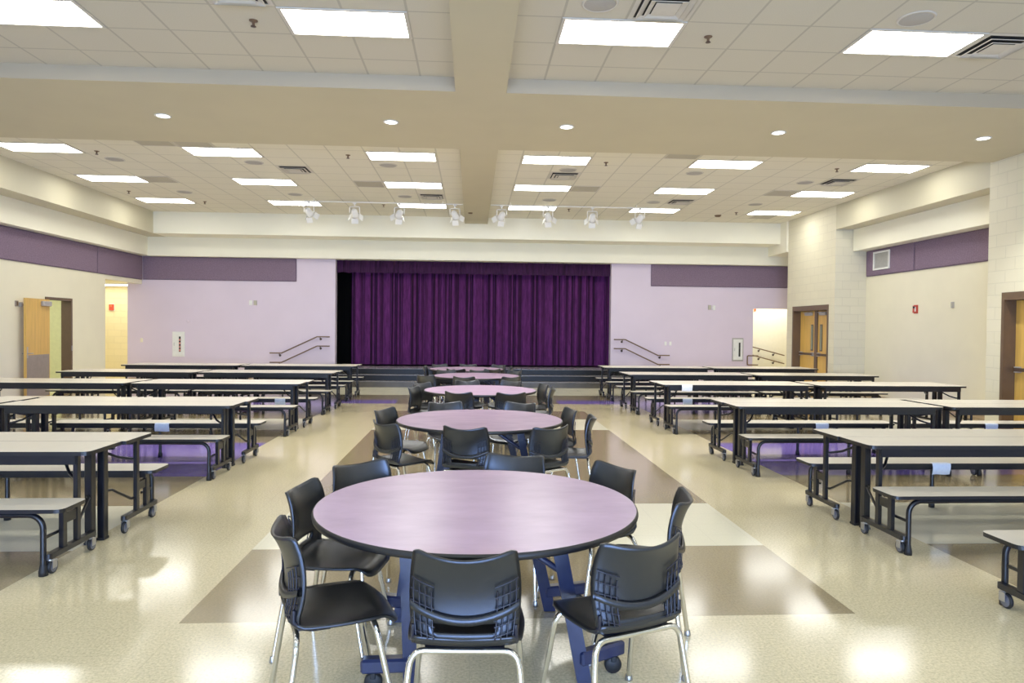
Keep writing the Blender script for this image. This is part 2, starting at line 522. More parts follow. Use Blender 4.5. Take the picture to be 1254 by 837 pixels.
# passage behind the right opening
solid('wall_ramp', M['corr'], (8.2, 12.5, 22.4, 22.55, 0, 3.0))
solid('wall_ramp_end', M['corr'], (12.5, 12.6, 19.04, 22.4, 0, 3.0), (9.9, 12.5, 19.04, 19.1, 0, 3.0), (8.2, 8.3, 20.75, 22.4, 0, 3.0))
solid('ceiling_ramp', M['corr'], (9.9, 12.5, 19.1, 20.75, 2.92, 3.0), (8.3, 12.5, 20.75, 22.4, 2.92, 3.0))
# small room behind the left door
solid('wall_store', M['green'], (-13.0, -12.9, 14.5, 18.2, 0, 3.0), (-12.9, XL-T, 18.1, 18.25, 0, 3.0), (-12.9, XL-T, 14.4, 14.5, 0, 3.0))
solid('ceiling_store', M['green'], (-12.9, XL-T, 14.5, 18.1, 2.9, 3.0))
# stage house
solid('wall_stage', M['blackmat'], (-6, 6, 24.5, 24.6, .3, 4.5), (-6.1, -6, 20.75, 24.5, .3, 4.5), (6, 6.1, 20.75, 24.5, .3, 4.5))
solid('ceiling_stage', M['blackmat'], (-6, 6, 20.75, 24.5, 4.4, 4.5))

# ---------------------------------------------------------------- stage with steps on three sides
st = thing('stage', 'black stage platform with wraparound steps below the purple curtain', 'stage', (0, 0, 0))
mb = MB().box(-4.55, 4.60, 19.35, YB-.006, .32, .47, 0).box(-4.57, 4.62, 19.33, YB-.006, .47, .48, 1)
mb.build('platform', [M['riser'], M['tread']], st)
MB().box(-4.05, 4.18, YB-.006, 24.4, .44, .48).build('stage_floor', M['riser'], st)
mb = MB().box(-4.88, 4.93, 19.05, YB-.006, .16, .31, 0).box(-4.90, 4.95, 19.03, YB-.006, .31, .32, 1); mb.build('step', [M['riser'], M['tread']], st)
mb = MB().box(-5.21, 5.26, 18.75, YB-.006, .0, .15, 0).box(-5.23, 5.28, 18.73, YB-.006, .15, .16, 1); mb.build('step', [M['riserlow'], M['tread']], st)
# curtains
def cloth(x0, x1, y, z0, z1, seed, folds, amp, zb=None, n=None):
    rnd = random.Random(seed); n = n or int((x1-x0)*64)
    ph = [rnd.uniform(0, 6.28) for _ in range(5)]
    def off(x):
        t = x*folds + 1.3*math.sin(x*folds*.29+ph[0]) + .9*math.sin(x*folds*.13+ph[1])
        lobe = abs(math.sin(t/2))**.55
        return amp*(.5-lobe*(.75+.35*math.sin(x*folds*.37+ph[2])) + .25*math.sin(x*folds*.21+ph[3]))
    rows = 7; v = []; f = []
    for j in range(rows+1):
        t = j/rows
        for i in range(n+1):
            x = x0+(x1-x0)*i/n
            k = .75+.25*(1-t)
            zz = z1+(z0-z1)*t
            if j == rows and zb: zz += zb*math.sin(x*folds*.5+ph[4])
            v.append((x, y+off(x)*k, zz))
    for j in range(rows):
        for i in range(n):
            a = j*(n+1)+i; f.append((a, a+n+1, a+n+2, a+1))
    mb = MB(); mb.add(v, f, 0, True)
    return mb
ct = thing('stage_curtain', 'tall purple velvet curtain drawn across the stage', 'curtain', (0, 20.95, .5))
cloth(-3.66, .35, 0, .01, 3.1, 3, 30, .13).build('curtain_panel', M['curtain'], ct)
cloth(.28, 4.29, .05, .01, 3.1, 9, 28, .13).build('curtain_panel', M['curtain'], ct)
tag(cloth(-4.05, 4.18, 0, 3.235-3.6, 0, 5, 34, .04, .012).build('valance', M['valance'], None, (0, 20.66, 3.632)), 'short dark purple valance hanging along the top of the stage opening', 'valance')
tag(cloth(-5.2, -3.35, 0, .0, 3.3, 8, 16, .04).build('side_curtain', M['blackmat'], None, (0, 21.6, .485)), 'black side curtain in the dark gap left of the purple curtain', 'curtain')

# ---------------------------------------------------------------- acoustic panels
def panel(x0, x1, y0, y1, z0, z1, label):
    g = .003
    if x1-x0 < .1:                      # on a side wall
        if x0 < 0: x0 += g; x1 += g
        else: x0 -= g; x1 -= g
        fr = (x0, x0+.02) if x0 < 0 else (x1-.02, x1)
        fr = (fr[0], fr[1], y0, y1); fc = ((x0+.02, x1) if x0 < 0 else (x0, x1-.02)) + (y0+.012, y1-.012)
    else:
        y0 -= g; y1 -= g
        fr = (x0, x1, y1-.02, y1); fc = (x0+.012, x1-.012, y0, y1-.02)
    c = ((x0+x1)/2, (y0+y1)/2, z0)
    t = thing('acoustic_panel', label, 'acoustic panel', c, 0, 'mauve acoustic panels')
    a_ = (fr[0]-c[0], fr[1]-c[0], fr[2]-c[1], fr[3]-c[1]); b_ = (fc[0]-c[0], fc[1]-c[0], fc[2]-c[1], fc[3]-c[1])
    MB().box(a_[0], a_[1], a_[2], a_[3], 0, z1-z0).build('edge_frame', M['panel'], t)
    MB().rbox(b_[0], b_[1], b_[2], b_[3], .012, z1-z0-.012, .008).build('fabric_face', M['panel'], t)
panel(XL, XL+.04, 14.0, 18.05, 2.95, 3.64, 'long mauve fabric acoustic panel on the left wall above the open door')
panel(XL, XL+.04, 18.07, YB-.05, 2.95, 3.64, 'short mauve acoustic panel on the left wall, above the passage opening')
panel(XL, XL+.04, 9.4, 13.98, 2.95, 3.64, 'mauve acoustic panel on the left wall at the left edge of the view')
panel(-9.58, -5.19, YB-.04, YB, 2.96, 3.632, 'mauve acoustic panel on the lavender wall left of the stage')
panel(5.4, 9.7, YB-.04, YB, 2.97, 3.632, 'mauve acoustic panel on the lavender wall right of the stage')
panel(XR-.04, XR, 11.46, 14.57, 3.01, 3.642, 'mauve acoustic panel in the right wall recess, nearer the camera')
panel(XR-.04, XR, 14.59, 16.44, 3.01, 3.642, 'mauve acoustic panel in the right wall recess, around the white vent')
v = thing('wall_vent', 'square white framed air vent in the mauve panel on the right wall', 'vent', (XR-.04, 15.78, 3.36))
mb = MB()
for (a, b, c, d) in ((-.32, .32, -.22, -.18), (-.32, .32, .18, .22), (-.32, -.28, -.18, .18), (.28, .32, -.18, .18)): mb.box(-.03, 0, a, b, c, d)
mb.build('frame', M['white'], v)
mb = MB().box(-.006, 0, -.28, .28, -.18, .18)
for i in range(9): mb.box(-.022, -.006, -.28, .28, -.18+.04*i, -.165+.04*i)
mb.build('louvre', M['vent'], v)

# ---------------------------------------------------------------- doors
def lever(parent, mat, x, y, z, dy):
    MB().tube([(x, y, z), (x+.05, y, z), (x+.055, y+dy, z)], .009, 8).build('door_handle', mat, parent)
def door_double(name, ya, yb, h):
    # frame set in the wall at x=PX, recess to +x
    root = bpy.data.objects.new(name, None); COL.objects.link(root); root['kind'] = 'structure'; root.location = (PX, 0, 0)
    mb = MB().box(-.015, .30, ya, ya+.06, 0, h).box(-.015, .30, yb-.06, yb, 0, h).box(-.015, .30, ya+.06, yb-.06, h-.13, h)
    mb.build('door_frame', [M['brown']], root)
    mid = (ya+yb)/2
    MB().box(.17, .30, mid-.07, mid+.07, 0, h-.13).build('mullion', M['brown'], root)
    for (a, b, s) in ((ya+.06, mid-.07, 1), (mid+.07, yb-.06, -1)):
        lf = MB().box(.20, .245, a+.004, b-.004, .01, h-.135).build('door_leaf', M['wood'], root)
        q = b-.17 if s == 1 else a+.17
        MB().box(.192, .20, q-.065, q+.065, 1.12, 1.83).build('glazing_trim', M['brownd'], lf)
        MB().box(.188, .192, q-.04, q+.04, 1.15, 1.80).build('pane', M['glass'], lf)
        p = MB().box(.13, .165, a+.06, b-.06, 1.0, 1.06); p.build('panic_bar', M['brownd'], lf)
        MB().box(.14, .20, a+.05, a+.14, .98, 1.08).box(.14, .20, b-.14, b-.05, .98, 1.08).build('panic_bar_housing', M['grey'], lf)
        c0 = (a+b)/2+(.1 if s == 1 else -.1)
        MB().rbox(.13, .20, c0-.17, c0+.17, h-.26, h-.17, .01).box(.10, .13, c0-.05, c0+.18, h-.19, h-.175).build('door_closer', M['grey'], lf)
    MB().box(.246, .30, ya+.06, yb-.06, 0, h-.13).build('door_stop', M['brownd'], root)
    return root
door_double('door_1', 16.76, 18.69, 2.33)
door_double('door_2', 9.17, 11.10, 2.33)
# left single door, swung open against the wall
root = bpy.data.objects.new('door_3', None); COL.objects.link(root); root['kind'] = 'structure'; root.location = (XL, 15.97, 0)
MB().box(-.21, .02, 0, .06, 0, 2.25).box(-.21, .02, .97, 1.03, 0, 2.25).box(-.21, .02, .06, .97, 2.19, 2.25).build('door_frame', M['brown'], root)
MB().box(.02, .035, .985, 1.01, 1.0, 1.12).build('strike_plate', M['steel'], root)
lm = Matrix.Translation((.045, .02, 0)) @ Matrix.Rotation(R(4), 4, 'Z')
lf = MB().box(0, .045, -.93, 0, .012, 2.185).build('door_leaf', M['wood'], root); lf.matrix_local = lm
MB().box(.045, .049, -.90, -.03, .03, .96).build('kick_plate', M['kick'], lf)
MB().rbox(.045, .11, -.36, -.02, 2.03, 2.14, .012).build('door_closer', M['grey'], lf)
MB().rbox(.045, .053, -.90, -.86, .90, 1.14, .003).build('lock_plate', M['grey'], lf)
lever(lf, M['steel'], .05, -.88, 1.0, .11)
MB().tube([(0, -.88, 1.0), (-.05, -.88, 1.0), (-.055, -.77, 1.0)], .009, 8).build('door_handle', M['steel'], lf)

# ---------------------------------------------------------------- wall fittings
def small(name, label, cat, boxes, mats, loc, group=None, mis=None):
    mb = MB()
    for i, b in enumerate(boxes): mb.rbox(*b, .003, mi=mis[i] if mis else 0)
    return tag(mb.build(name, mats, None, loc), label, cat, group)
# extinguisher cabinets
def cabinet(x0, x1, z0, z1, label, red):
    c = thing('extinguisher_cabinet', label, 'fire extinguisher cabinet', ((x0+x1)/2, YB, (z0+z1)/2), 0, 'fire extinguisher cabinets')
    w, h = (x1-x0)/2, (z1-z0)/2
    MB().rbox(-w, w, -.03, -.001, -h, h, .006).build('cabinet_box', M['grey'] if not red else M['white'], c)
    d = MB().rbox(-w+.03, w-.03, -.045, -.03, -h+.04, h-.04, .006).build('cabinet_door', M['white'], c)
    MB().box(.02, .075, -.05, -.045, -h+.14, h-.14).build('window_slot', M['dark'], d)
    mb = MB()
    for i in range(4):
        mb.box(.025, .07, -.053, -.05, -h+.16+i*.10, -h+.22+i*.10)
    mb.build('window_stripe', M['brass'] if red else M['dark'], d)
    MB().tube([(-.11, -.045, -.04), (-.11, -.065, -.04), (-.11, -.065, .04), (-.11, -.045, .04)], .006, 6).build('pull_handle', M['steel'], d)
cabinet(-8.75, -8.40, .72, 1.45, 'white fire extinguisher cabinet with a red striped slot, left of the stage', True)
cabinet(7.95, 8.30, .71, 1.42, 'pale fire extinguisher cabinet with a dark slot, right of the stage', False)
sw = [(-.035, .035, -.012, 0, -.058, .058), (-.008, .008, -.02, -.012, -.015, .015)]
small('light_switch', 'left switch plate of a pair on lavender wall right of the stage', 'light switch', sw, [M['white']], (5.88, YB, 1.23))
small('light_switch', 'right switch plate of a pair on lavender wall right of the stage', 'light switch', sw, [M['white']], (6.03, YB, 1.23))
small('light_switch', 'cream switch plate at the far left end of the lavender wall', 'light switch', sw, [M['cream']], (-9.63, YB, 1.19))
box_ = [(-.045, .045, -.03, 0, -.07, .07), (-.025, .025, -.042, -.03, -.03, .03)]
small('wall_strobe', 'small white box, left of two fittings on lavender wall above left handrails', 'wall fitting', box_, [M['white']], (-6.51, YB, 2.32))
small('wall_sensor', 'small grey round-faced box, right of two fittings above left handrails', 'wall fitting', box_, [M['ret']], (-6.38, YB, 2.32))
small('wall_sensor', 'small grey box, left of two fittings high on lavender wall right of stage', 'wall fitting', box_, [M['ret']], (7.23, YB, 2.35))
small('wall_strobe', 'small cream box, right of two fittings high on lavender wall right of stage', 'wall fitting', box_, [M['white']], (7.36, YB, 2.34))
mb = MB().lathe([(0, -.006), (.05, -.006), (.055, 0)], axis='y'); tag(mb.build('wall_plate', M['lav'], None, (-8.31, YB-.0005, 1.77)), 'faint round blank plate above the left fire extinguisher cabinet', 'wall plate')
bx = [(-.04, 0, -.06, .06, -.08, .08), (-.055, -.04, -.03, .03, .02, .06)]
a_ = small('fire_alarm', 'red fire alarm strobe on the recessed cream right wall', 'fire alarm', bx, [M['red'], M['dark']], (XR, 14.55, 2.155), mis=[0, 1])
MB().box(-.046, -.04, -.055, -.02, -.05, .05).build('lens', M['white'], a_)
MB().box(-.004, 0, -.075, .075, -.095, .095).build('mounting_plate', M['red'], a_)
small('wall_thermostat', 'small grey device on right wall, right of the red fire alarm', 'thermostat', [(-.03, 0, -.035, .035, -.06, .06), (-.036, -.03, -.022, .022, -.035, .035)], [M['grey'], M['ret']], (XR, 13.38, 2.21), mis=[0, 1])
bl = [(0, .03, -.04, .04, -.06, .06), (.03, .036, -.025, .025, -.04, .04)]
small('light_switch', 'dark grey switch on the left wall beside the open door', 'light switch', bl, [M['kick'], M['rail']], (XL, 14.99, 2.06), mis=[0, 1])
small('door_holder', 'grey magnetic door holder between switch and open door, left wall', 'door holder', [(0, .05, -.035, .035, -.05, .05), (.05, .08, -.02, .02, -.025, .025)], [M['grey'], M['kick']], (XL, 15.11, 2.04), mis=[0, 1])
small('fire_alarm', 'orange red fire alarm on the yellow passage wall at far left', 'fire alarm', [(-.07, .07, -.05, 0, -.1, .1), (-.03, .03, -.06, -.05, .02, .08)], [M['red'], M['orange']], (-11.75, 23.0, 2.2), mis=[0, 1])
MB().box(-.09, .09, -.004, 0, -.12, .12).build('mounting_plate', M['white'], bpy.data.objects['fire_alarm.001'])
small('fire_alarm', 'orange alarm on the cream ramp wall beyond the right opening', 'fire alarm', [(-.03, .03, -.04, 0, -.07, .07), (-.02, .02, -.05, -.04, -.02, .05)], [M['orange'], M['red']], (9.45, 22.4, 2.37), mis=[0, 1])
mb = MB().lathe([(0, .0), (.03, .0), (.03, .05), (.018, .07), (0, .07)], axis='x'); tag(mb.build('door_stop', M['rubber'], None, (XL, 14.95, .42)), 'small black door stop low on the left wall', 'door stop')
MB().lathe([(0, -.002), (.05, -.002), (.05, .004), (0, .004)], axis='x').build('mounting_plate', M['rubber'], [o for o in bpy.data.objects if o.name.startswith('door_stop') and o.get('category')][0])

# ---------------------------------------------------------------- handrails
def handrail(pts, label, brk, wall, group, r=.019):
    h = thing('handrail', label, 'handrail', tuple(pts[0]), 0, group)
    o0 = Vector(pts[0])
    MB().tube([Vector(p)-o0 for p in pts], r, 10).build('rail', M['rail'], h)
    for b in brk:
        q = Vector(b)-o0
        MB().tube([q, q+Vector((0, 0, -.05)), q+Vector((0, wall-b[1], -.07))], .012, 8).lathe([(0, 0), (.035, 0), (.035, -.012), (0, -.012)], (q.x, q.y+wall-b[1], q.z-.07), 12, 'y').build('bracket', M['brownd'], h)
yr = YB-.09
g = 'wall handrails beside the stage'
for dz, w in ((0, 'upper'), (-.275, 'lower')):
    z = lambda v: v+dz
    handrail([(-5.94, yr, z(.85)), (-5.60, yr, z(.85)), (-4.57, yr, z(1.34)), (-4.2, yr, z(1.34))], '%s bronze handrail sloping up to the stage on its left side' % w,
             [(-5.66, yr, z(.85)), (-4.48, yr, z(1.34))], YB, g)
    handrail([(4.27, yr, z(1.34)), (4.62, yr, z(1.34)), (5.63, yr, z(.87)), (5.99, yr, z(.87))], '%s bronze handrail sloping down from the stage on its right side' % w,
             [(4.53, yr, z(1.34)), (5.70, yr, z(.87))], YB, g)
    handrail([(9.15, 22.31, 1.16+dz), (10.45, 22.31, .83+dz)], '%s bronze ramp handrail on the cream wall beyond the right opening' % w,
             [(9.6, 22.31, 1.045+dz), (10.1, 22.31, .915+dz)], 22.4, g)
tag(MB().tube([(8.74, 20.42, .88), (8.44, 20.42, .88)] + arc((8.44, 20.42, .85), .03, PI/2, PI, 4, (1, 0, 0), (0, 0, 1)) + [(8.41, 20.42, .63)] + arc((8.44, 20.42, .63), .03, PI, 1.5*PI, 4, (1, 0, 0), (0, 0, 1)) + [(8.74, 20.42, .60)], .019, 10).build('handrail_return', M['rail']),
    'bronze U shaped handrail end beside the right opening', 'handrail')

# ---------------------------------------------------------------- ceiling fittings
def mk_light():
    t = thing('ceiling_light', '', 'ceiling light', group='recessed fluorescent ceiling lights')
    mb = MB()
    for b in ((-.64, .64, -.315, -.285), (-.64, .64, .285, .315), (-.64, -.605, -.285, .285), (.605, .64, -.285, .285)):
        mb.box(b[0], b[1], b[2], b[3], -.012, -.001)
    mb.build('frame', M['difw'], t)
    MB().box(-.605, .605, -.285, .285, -.008, -.002).build('diffuser', M['lamp'], t)
    return t
light = Maker(mk_light)
cols = [-7.74, -4.53, -1.32, 1.522, 4.732, 7.942]
ordn = ['first', 'second', 'third', 'fourth', 'fifth', 'sixth']
for i, x in enumerate(cols[1:5]):
    light((x, 7.215, CZ), 0, 'bright rectangular ceiling light, %s from the left in the front row' % ordn[i])
for j, y in enumerate((12.685, 15.205, 17.725)):
    for i, x in enumerate(cols):
        light((x, y, CZ), 0, 'bright rectangular ceiling light, %s from the left in the %s row behind the cross beam' % (ordn[i], ordn[j]))
def mk_can():
    t = thing('downlight', '', 'downlight', group='round downlights in the cross beam')
    MB().lathe([(.085, -.001), (.11, -.001), (.11, -.010), (.085, -.010), (.085, -.001)], seg=28).build('trim_ring', M['white'], t)
    MB().lathe([(0, -.006), (.05, -.007), (.085, -.004)], seg=28).build('lens', M['can'], t)
    return t
can = Maker(mk_can)
for i, x in enumerate((-4.40, -1.20, 1.35, 4.53, 7.72)):
    can((x, 9.99, BZ), 0, 'small round downlight in the tan cross beam, %s from the left' % ordn[i])
def mk_spk():
    t = thing('ceiling_speaker', '', 'ceiling speaker', group='round ceiling speakers')
    MB().lathe([(0, -.016), (.12, -.014), (.155, -.008)], seg=32).build('grille', M['greyscr'], t)
    MB().lathe([(.155, -.001), (.155, -.012), (.175, -.008), (.178, -.001)], seg=32).build('rim', M['difw'], t)
    return t
spk = Maker(mk_spk)
for (x, y, l) in ((1.20, 6.585, 'front ceiling just before the third front light'), (4.41, 6.65, 'front ceiling just before the fourth front light'),
                  (-6.81, 13.44, 'ceiling behind the cross beam near the first light'), (-4.22, 13.44, 'ceiling just behind the second light of the first row'),
                  (-1.66, 13.4, 'ceiling just behind the third light of the first row'), (1.85, 13.44, 'ceiling just behind the fourth light of the first row'),
                  (4.40, 13.45, 'ceiling just behind the fifth light of the first row'), (6.97, 14.06, 'ceiling before the sixth light of the second row'),
                  (-6.8, 16.56, 'ceiling between second and third rows, far left'), (-4.24, 16.56, 'ceiling between second and third rows, second from left'),
                  (-1.65, 16.53, 'ceiling between second and third rows, left of the beam'), (1.84, 16.6, 'ceiling between second and third rows, right of the beam'),
                  (4.41, 16.6, 'ceiling between second and third rows, second from right'), (6.97, 16.6, 'ceiling between second and third rows, far right')):
    spk((x, y, CZ), 0, 'grey round speaker in ' + l)
def mk_spr():
    t = thing('sprinkler_head', '', 'sprinkler', group='ceiling fire sprinklers')
    MB().lathe([(.045, -.001), (.04, -.010), (.016, -.014), (.012, -.05), (0, -.05)], seg=16).build('escutcheon', M['rail'], t)
    MB().lathe([(0, -.066), (.028, -.064), (.028, -.060), (0, -.060)], seg=12).tube([(.014, 0, -.045), (.014, 0, -.062)], .003, 6).tube([(-.014, 0, -.045), (-.014, 0, -.062)], .003, 6).build('deflector', M['brownd'], t)
    return t
spr = Maker(mk_spr)
for (x, y, l) in ((-2.28, 7.23, 'front ceiling, left of the second front light'), (2.49, 7.23, 'front ceiling, right of the third front light'),
                  (-6.83, 12.85, 'first row behind the beam, right of its first light'), (-2.3, 12.69, 'first row behind the beam, left of its third light'),
                  (2.48, 12.77, 'first row behind the beam, right of its fourth light'), (6.98, 12.82, 'first row behind the beam, left of its sixth light'),
                  (-6.8, 17.78, 'third row, right of its first light'), (-8.09, 16.59, 'far left ceiling near the bulkhead'),
                  (-2.3, 17.7, 'third row, left of its third light'), (2.49, 17.79, 'third row, right of its fourth light'), (6.96, 17.79, 'third row, left of its sixth light')):
    spr((x, y, CZ), 0, 'small dark sprinkler head in ' + l)
def mk_ret():
    t = thing('return_grille', '', 'return grille', group='grey return air grilles')
    mb = MB()
    for b in ((-.31, .31, -.30, -.28), (-.31, .31, .28, .30), (-.31, -.29, -.28, .28), (.29, .31, -.28, .28)): mb.box(b[0], b[1], b[2], b[3], -.008, -.001)
    mb.build('frame', M['difw'], t)
    MB().box(-.29, .29, -.28, .28, -.005, -.001).build('perforated_face', M['ret'], t)
    return t
ret = Maker(mk_ret)
for (x, y, l) in ((-5.5, 12.06, 'left one of the pair before the second light'), (-4.85, 12.06, 'right one of the pair before the second light'),
                  (3.76, 12.06, 'single one before the fifth light'), (-6.78, 15.205, 'between first and second lights of second row'),
                  (-2.29, 15.205, 'left of the third light of second row'), (2.49, 15.205, 'right of the fourth light of second row'),
                  (6.98, 15.205, 'left of the sixth light of second row'), (7.94, 18.4, 'near the back right ceiling corner')):
    ret((x, y, CZ), 0, 'grey perforated return grille in ceiling, ' + l)
def mk_dif():
    t = thing('air_diffuser', '', 'air diffuser', group='square stepped air diffusers')
    def ring(a, b, za, zb):
        v = []
        for (h, z) in ((a, za), (b, zb)):
            for (sx, sy) in ((-1, -1), (1, -1), (1, 1), (-1, 1)): v.append((sx*h, sy*h, z))
        return v, [(k, (k+1) % 4, 4+(k+1) % 4, 4+k) for k in range(4)]
    mb = MB(); v, f = ring(.31, .27, -.001, -.006); mb.add(v, f); v, f = ring(.27, .27, -.006, .0); mb.add(v, f); mb.build('frame', M['difw'], t)
    MB().box(-.26, .26, -.26, .26, -.0025, -.001).build('throat', M['dark'], t)
    for a, b, z in ((.25, .19, -.012), (.185, .13, -.022)):
        mb = MB(); v, f = ring(a, b, z-.02, z); mb.add(v, f); v, f = ring(a, a-.008, z-.02, z-.024); mb.add(v, f); mb.build('cone', M['difw'], t)
    MB().box(-.12, .12, -.12, .12, -.036, -.030).build('centre_plate', M['difw'], t)
    return t
dif = Maker(mk_dif)
for (x, y, l) in ((1.845, 6.585, 'front ceiling, before the third front light'), (5.695, 7.215, 'front ceiling, right of the fourth front light'), (-2.28, 6.585, 'front ceiling at the top edge, left of the second light'),
                  (-3.57, 13.945, 'behind the beam, right of the second column of lights'), (-1.00, 16.465, 'before the third light of the third row'),
                  (1.843, 13.945, 'behind the beam, after the fourth light of first row'), (5.05, 16.465, 'before the fifth light of the third row'), (7.62, 13.945, 'before the sixth light of second row')):
    dif((x, y, CZ), 0, 'square louvred air diffuser in ' + l)
tag(MB().lathe([(0, -.05), (.06, -.045), (.09, -.012), (.095, -.001)], seg=20).build('smoke_detector', M['rail'], None, (6.64, 18.28, CZ)), 'dark round detector on the ceiling near the back right corner', 'smoke detector')
tag(MB().lathe([(0, -.03), (.05, -.025), (.06, -.001)], seg=16).build('smoke_detector', M['rail'], None, (-.08, 17.6, BZ)), 'small dark round sensor on the underside of the long beam', 'smoke detector')
# stage track lights on two tracks
for (xa, xb, s) in ((-4.4, -.26, 'left'), (.42, 4.6, 'right')):
    tag(MB().rbox(xa, xb, 17.035, 17.065, CZ-.085, CZ-.06, .004).tube([(xa+.5, 17.05, CZ-.06), (xa+.5, 17.05, CZ-.001)], .01).tube([(xb-.5, 17.05, CZ-.06), (xb-.5, 17.05, CZ-.001)], .01).build('lighting_track', M['track']),
        'white lighting track on the ceiling %s of the long beam' % s, 'lighting track', 'stage lighting tracks')
def mk_track(rot):
    t = thing('track_light', '', 'stage light', group='white stage track lights')
    MB().rbox(-.035, .035, -.03, .03, -.03, 0, .004).tube([(0, 0, -.03), (0, 0, -.09)], .012).build('track_adapter', M['track'], t)
    MB().tube([(-.12, 0, -.25)] + [(-.12, 0, -.13)] + arc((-.09, 0, -.12), .03, PI, PI/2, 3, (1, 0, 0), (0, 0, 1)) + arc((.09, 0, -.12), .03, PI/2, 0, 3, (1, 0, 0), (0, 0, 1)) + [(.12, 0, -.25)], .011, 6).build('yoke', M['track'], t)
    m = Matrix.Translation((0, 0, -.25)) @ Matrix.Rotation(rot, 4, 'Z') @ Matrix.Rotation(R(-55), 4, 'X')
    h = MB().lathe([(0, .12), (.045, .12), (.075, .08), (.082, -.04), (.10, -.09), (.092, -.09), (.074, -.04), (0, -.02)], seg=20).build('lamp_housing', M['track'], t); h.matrix_local = m
    for k in range(4):
        mm = Matrix.Rotation(k*PI/2, 4, 'Z') @ Matrix.Translation((0, .10, -.088)) @ Matrix.Rotation(R(38), 4, 'X')
        MB().box(-.085, .085, -.003, .003, -.125, 0, mat=mm).build('barn_door', M['track'], h)
    return t
tl = [Maker(lambda: mk_track(R(180-22))), Maker(lambda: mk_track(R(180+25))), Maker(lambda: mk_track(R(180)))]
for i, (x, k) in enumerate(((-4.03, 0), (-2.92, 2), (-1.83, 1), (-.46, 0), (.70, 1), (1.86, 0), (2.98, 2), (4.19, 1))):
    tl[k]((x, 17.05, CZ-.09), 0, 'white stage light on the ceiling track, %s from the left' % (ordn+['seventh', 'eighth'])[i])
# passage light
p = thing('passage_light', 'bright strip light on the passage ceiling at far left', 'ceiling light', (-11.6, 22.3, 2.92))
MB().rbox(-1.3, 1.3, -.5, .5, -.03, -.001, .004).build('frame', M['white'], p); MB().box(-1.25, 1.25, -.46, .46, -.036, -.03).build('diffuser', M['lampc'], p)

# ---------------------------------------------------------------- round tables
def mk_round():
    t = thing('round_table', '', 'table', group='lavender round tables down the middle')
    H = .755; RR = .80
    prof = [(RR-.012, H-.032), (RR-.003, H-.028), (RR, H-.016), (RR-.003, H-.004), (RR-.010, H)]
    MB().lathe(prof, seg=96).build('edge_band', M['edge'], t)
    n = 96
    mb = MB().add([((RR-.010)*math.cos(2*PI*k/n), (RR-.010)*math.sin(2*PI*k/n), H) for k in range(n)], [tuple(range(n))])
    mb.add([((RR-.012)*math.cos(2*PI*k/n), (RR-.012)*math.sin(2*PI*k/n), H-.032) for k in range(n)], [tuple(range(n))[::-1]], 1)
    mb.build('tabletop', [M['lam_p'], M['edge']], t)
    # apron rails under the top
    MB().rbox(-.36, .36, -.38, -.33, H-.075, H-.033, .004).rbox(-.36, .36, .41, .46, H-.075, H-.033, .004).rbox(-.30, -.26, -.33, .41, H-.07, H-.033, .004).rbox(.26, .30, -.33, .41, H-.07, H-.033, .004).build('under_frame', M['sheen_navy'], t)
    def slant(x0, z0, x1, z1, y0, y1, w, d):
        v = []
        for (x, y, z) in ((x0, y0, z0), (x1, y1, z1)):
            for (dx, dy) in ((-w, -d), (w, -d), (w, d), (-w, d)): v.append((x+dx, y+dy, z))
        return MB().add(v, [(0, 1, 2, 3), (7, 6, 5, 4)]+[(k, 4+k, 4+(k+1) % 4, (k+1) % 4) for k in range(4)])
    for (xt, xb, yt, yb, ang) in ((.365, .50, -.32, -.32, 28), (.27, .43, .43, .48, 12), (-.315, -.29, -.35, -.35, 182), (-.33, -.42, .36, .36, 165)):
        lg = slant(xt, H-.06, xb, .004, yt, yb, .034, .018).build('leg', M['sheen_navy'], t)
        m = Matrix.Translation((xb, yb, 0)) @ Matrix.Rotation(R(ang), 4, 'Z')
        ft = MB().rbox(-.03, .225, -.030, .030, .085, .150, .010, mat=m).build('foot_bar', M['sheen_navy'], t)
        q = m @ Vector((.17, 0, .042))
        c = MB().lathe([(0, -.018), (.036, -.018), (.041, -.010), (.041, .010), (.036, .018), (0, .018)], tuple(q), 24, 'y')
        c.rbox(q.x-.012, q.x+.012, q.y-.024, q.y+.024, .06, .088, .003).build('caster', M['rubber'], t)
    for (p, q) in (((.10, .42, H-.06), (.335, .45, .50)), ((.12, -.32, H-.06), (.41, -.32, .50)), ((-.10, -.35, H-.06), (-.305, -.35, .50)), ((-.10, .36, H-.06), (-.36, .36, .52))):
        MB().tube([p, q], .015, 8).build('folding_brace', M['sheen_navy'], t)
    return t
rt = Maker(mk_round)
TBL = [(.03, 3.42), (.08, 6.58), (.12, 9.75), (.08, 12.70), (-.12, 14.78)]
for (x, y), l in zip(TBL, ('nearest the camera', 'second from the camera', 'third from the camera', 'fourth from the camera', 'farthest, just in front of the stage steps')):
    rt((x, y, 0), 0, 'lavender topped round table, ' + l)

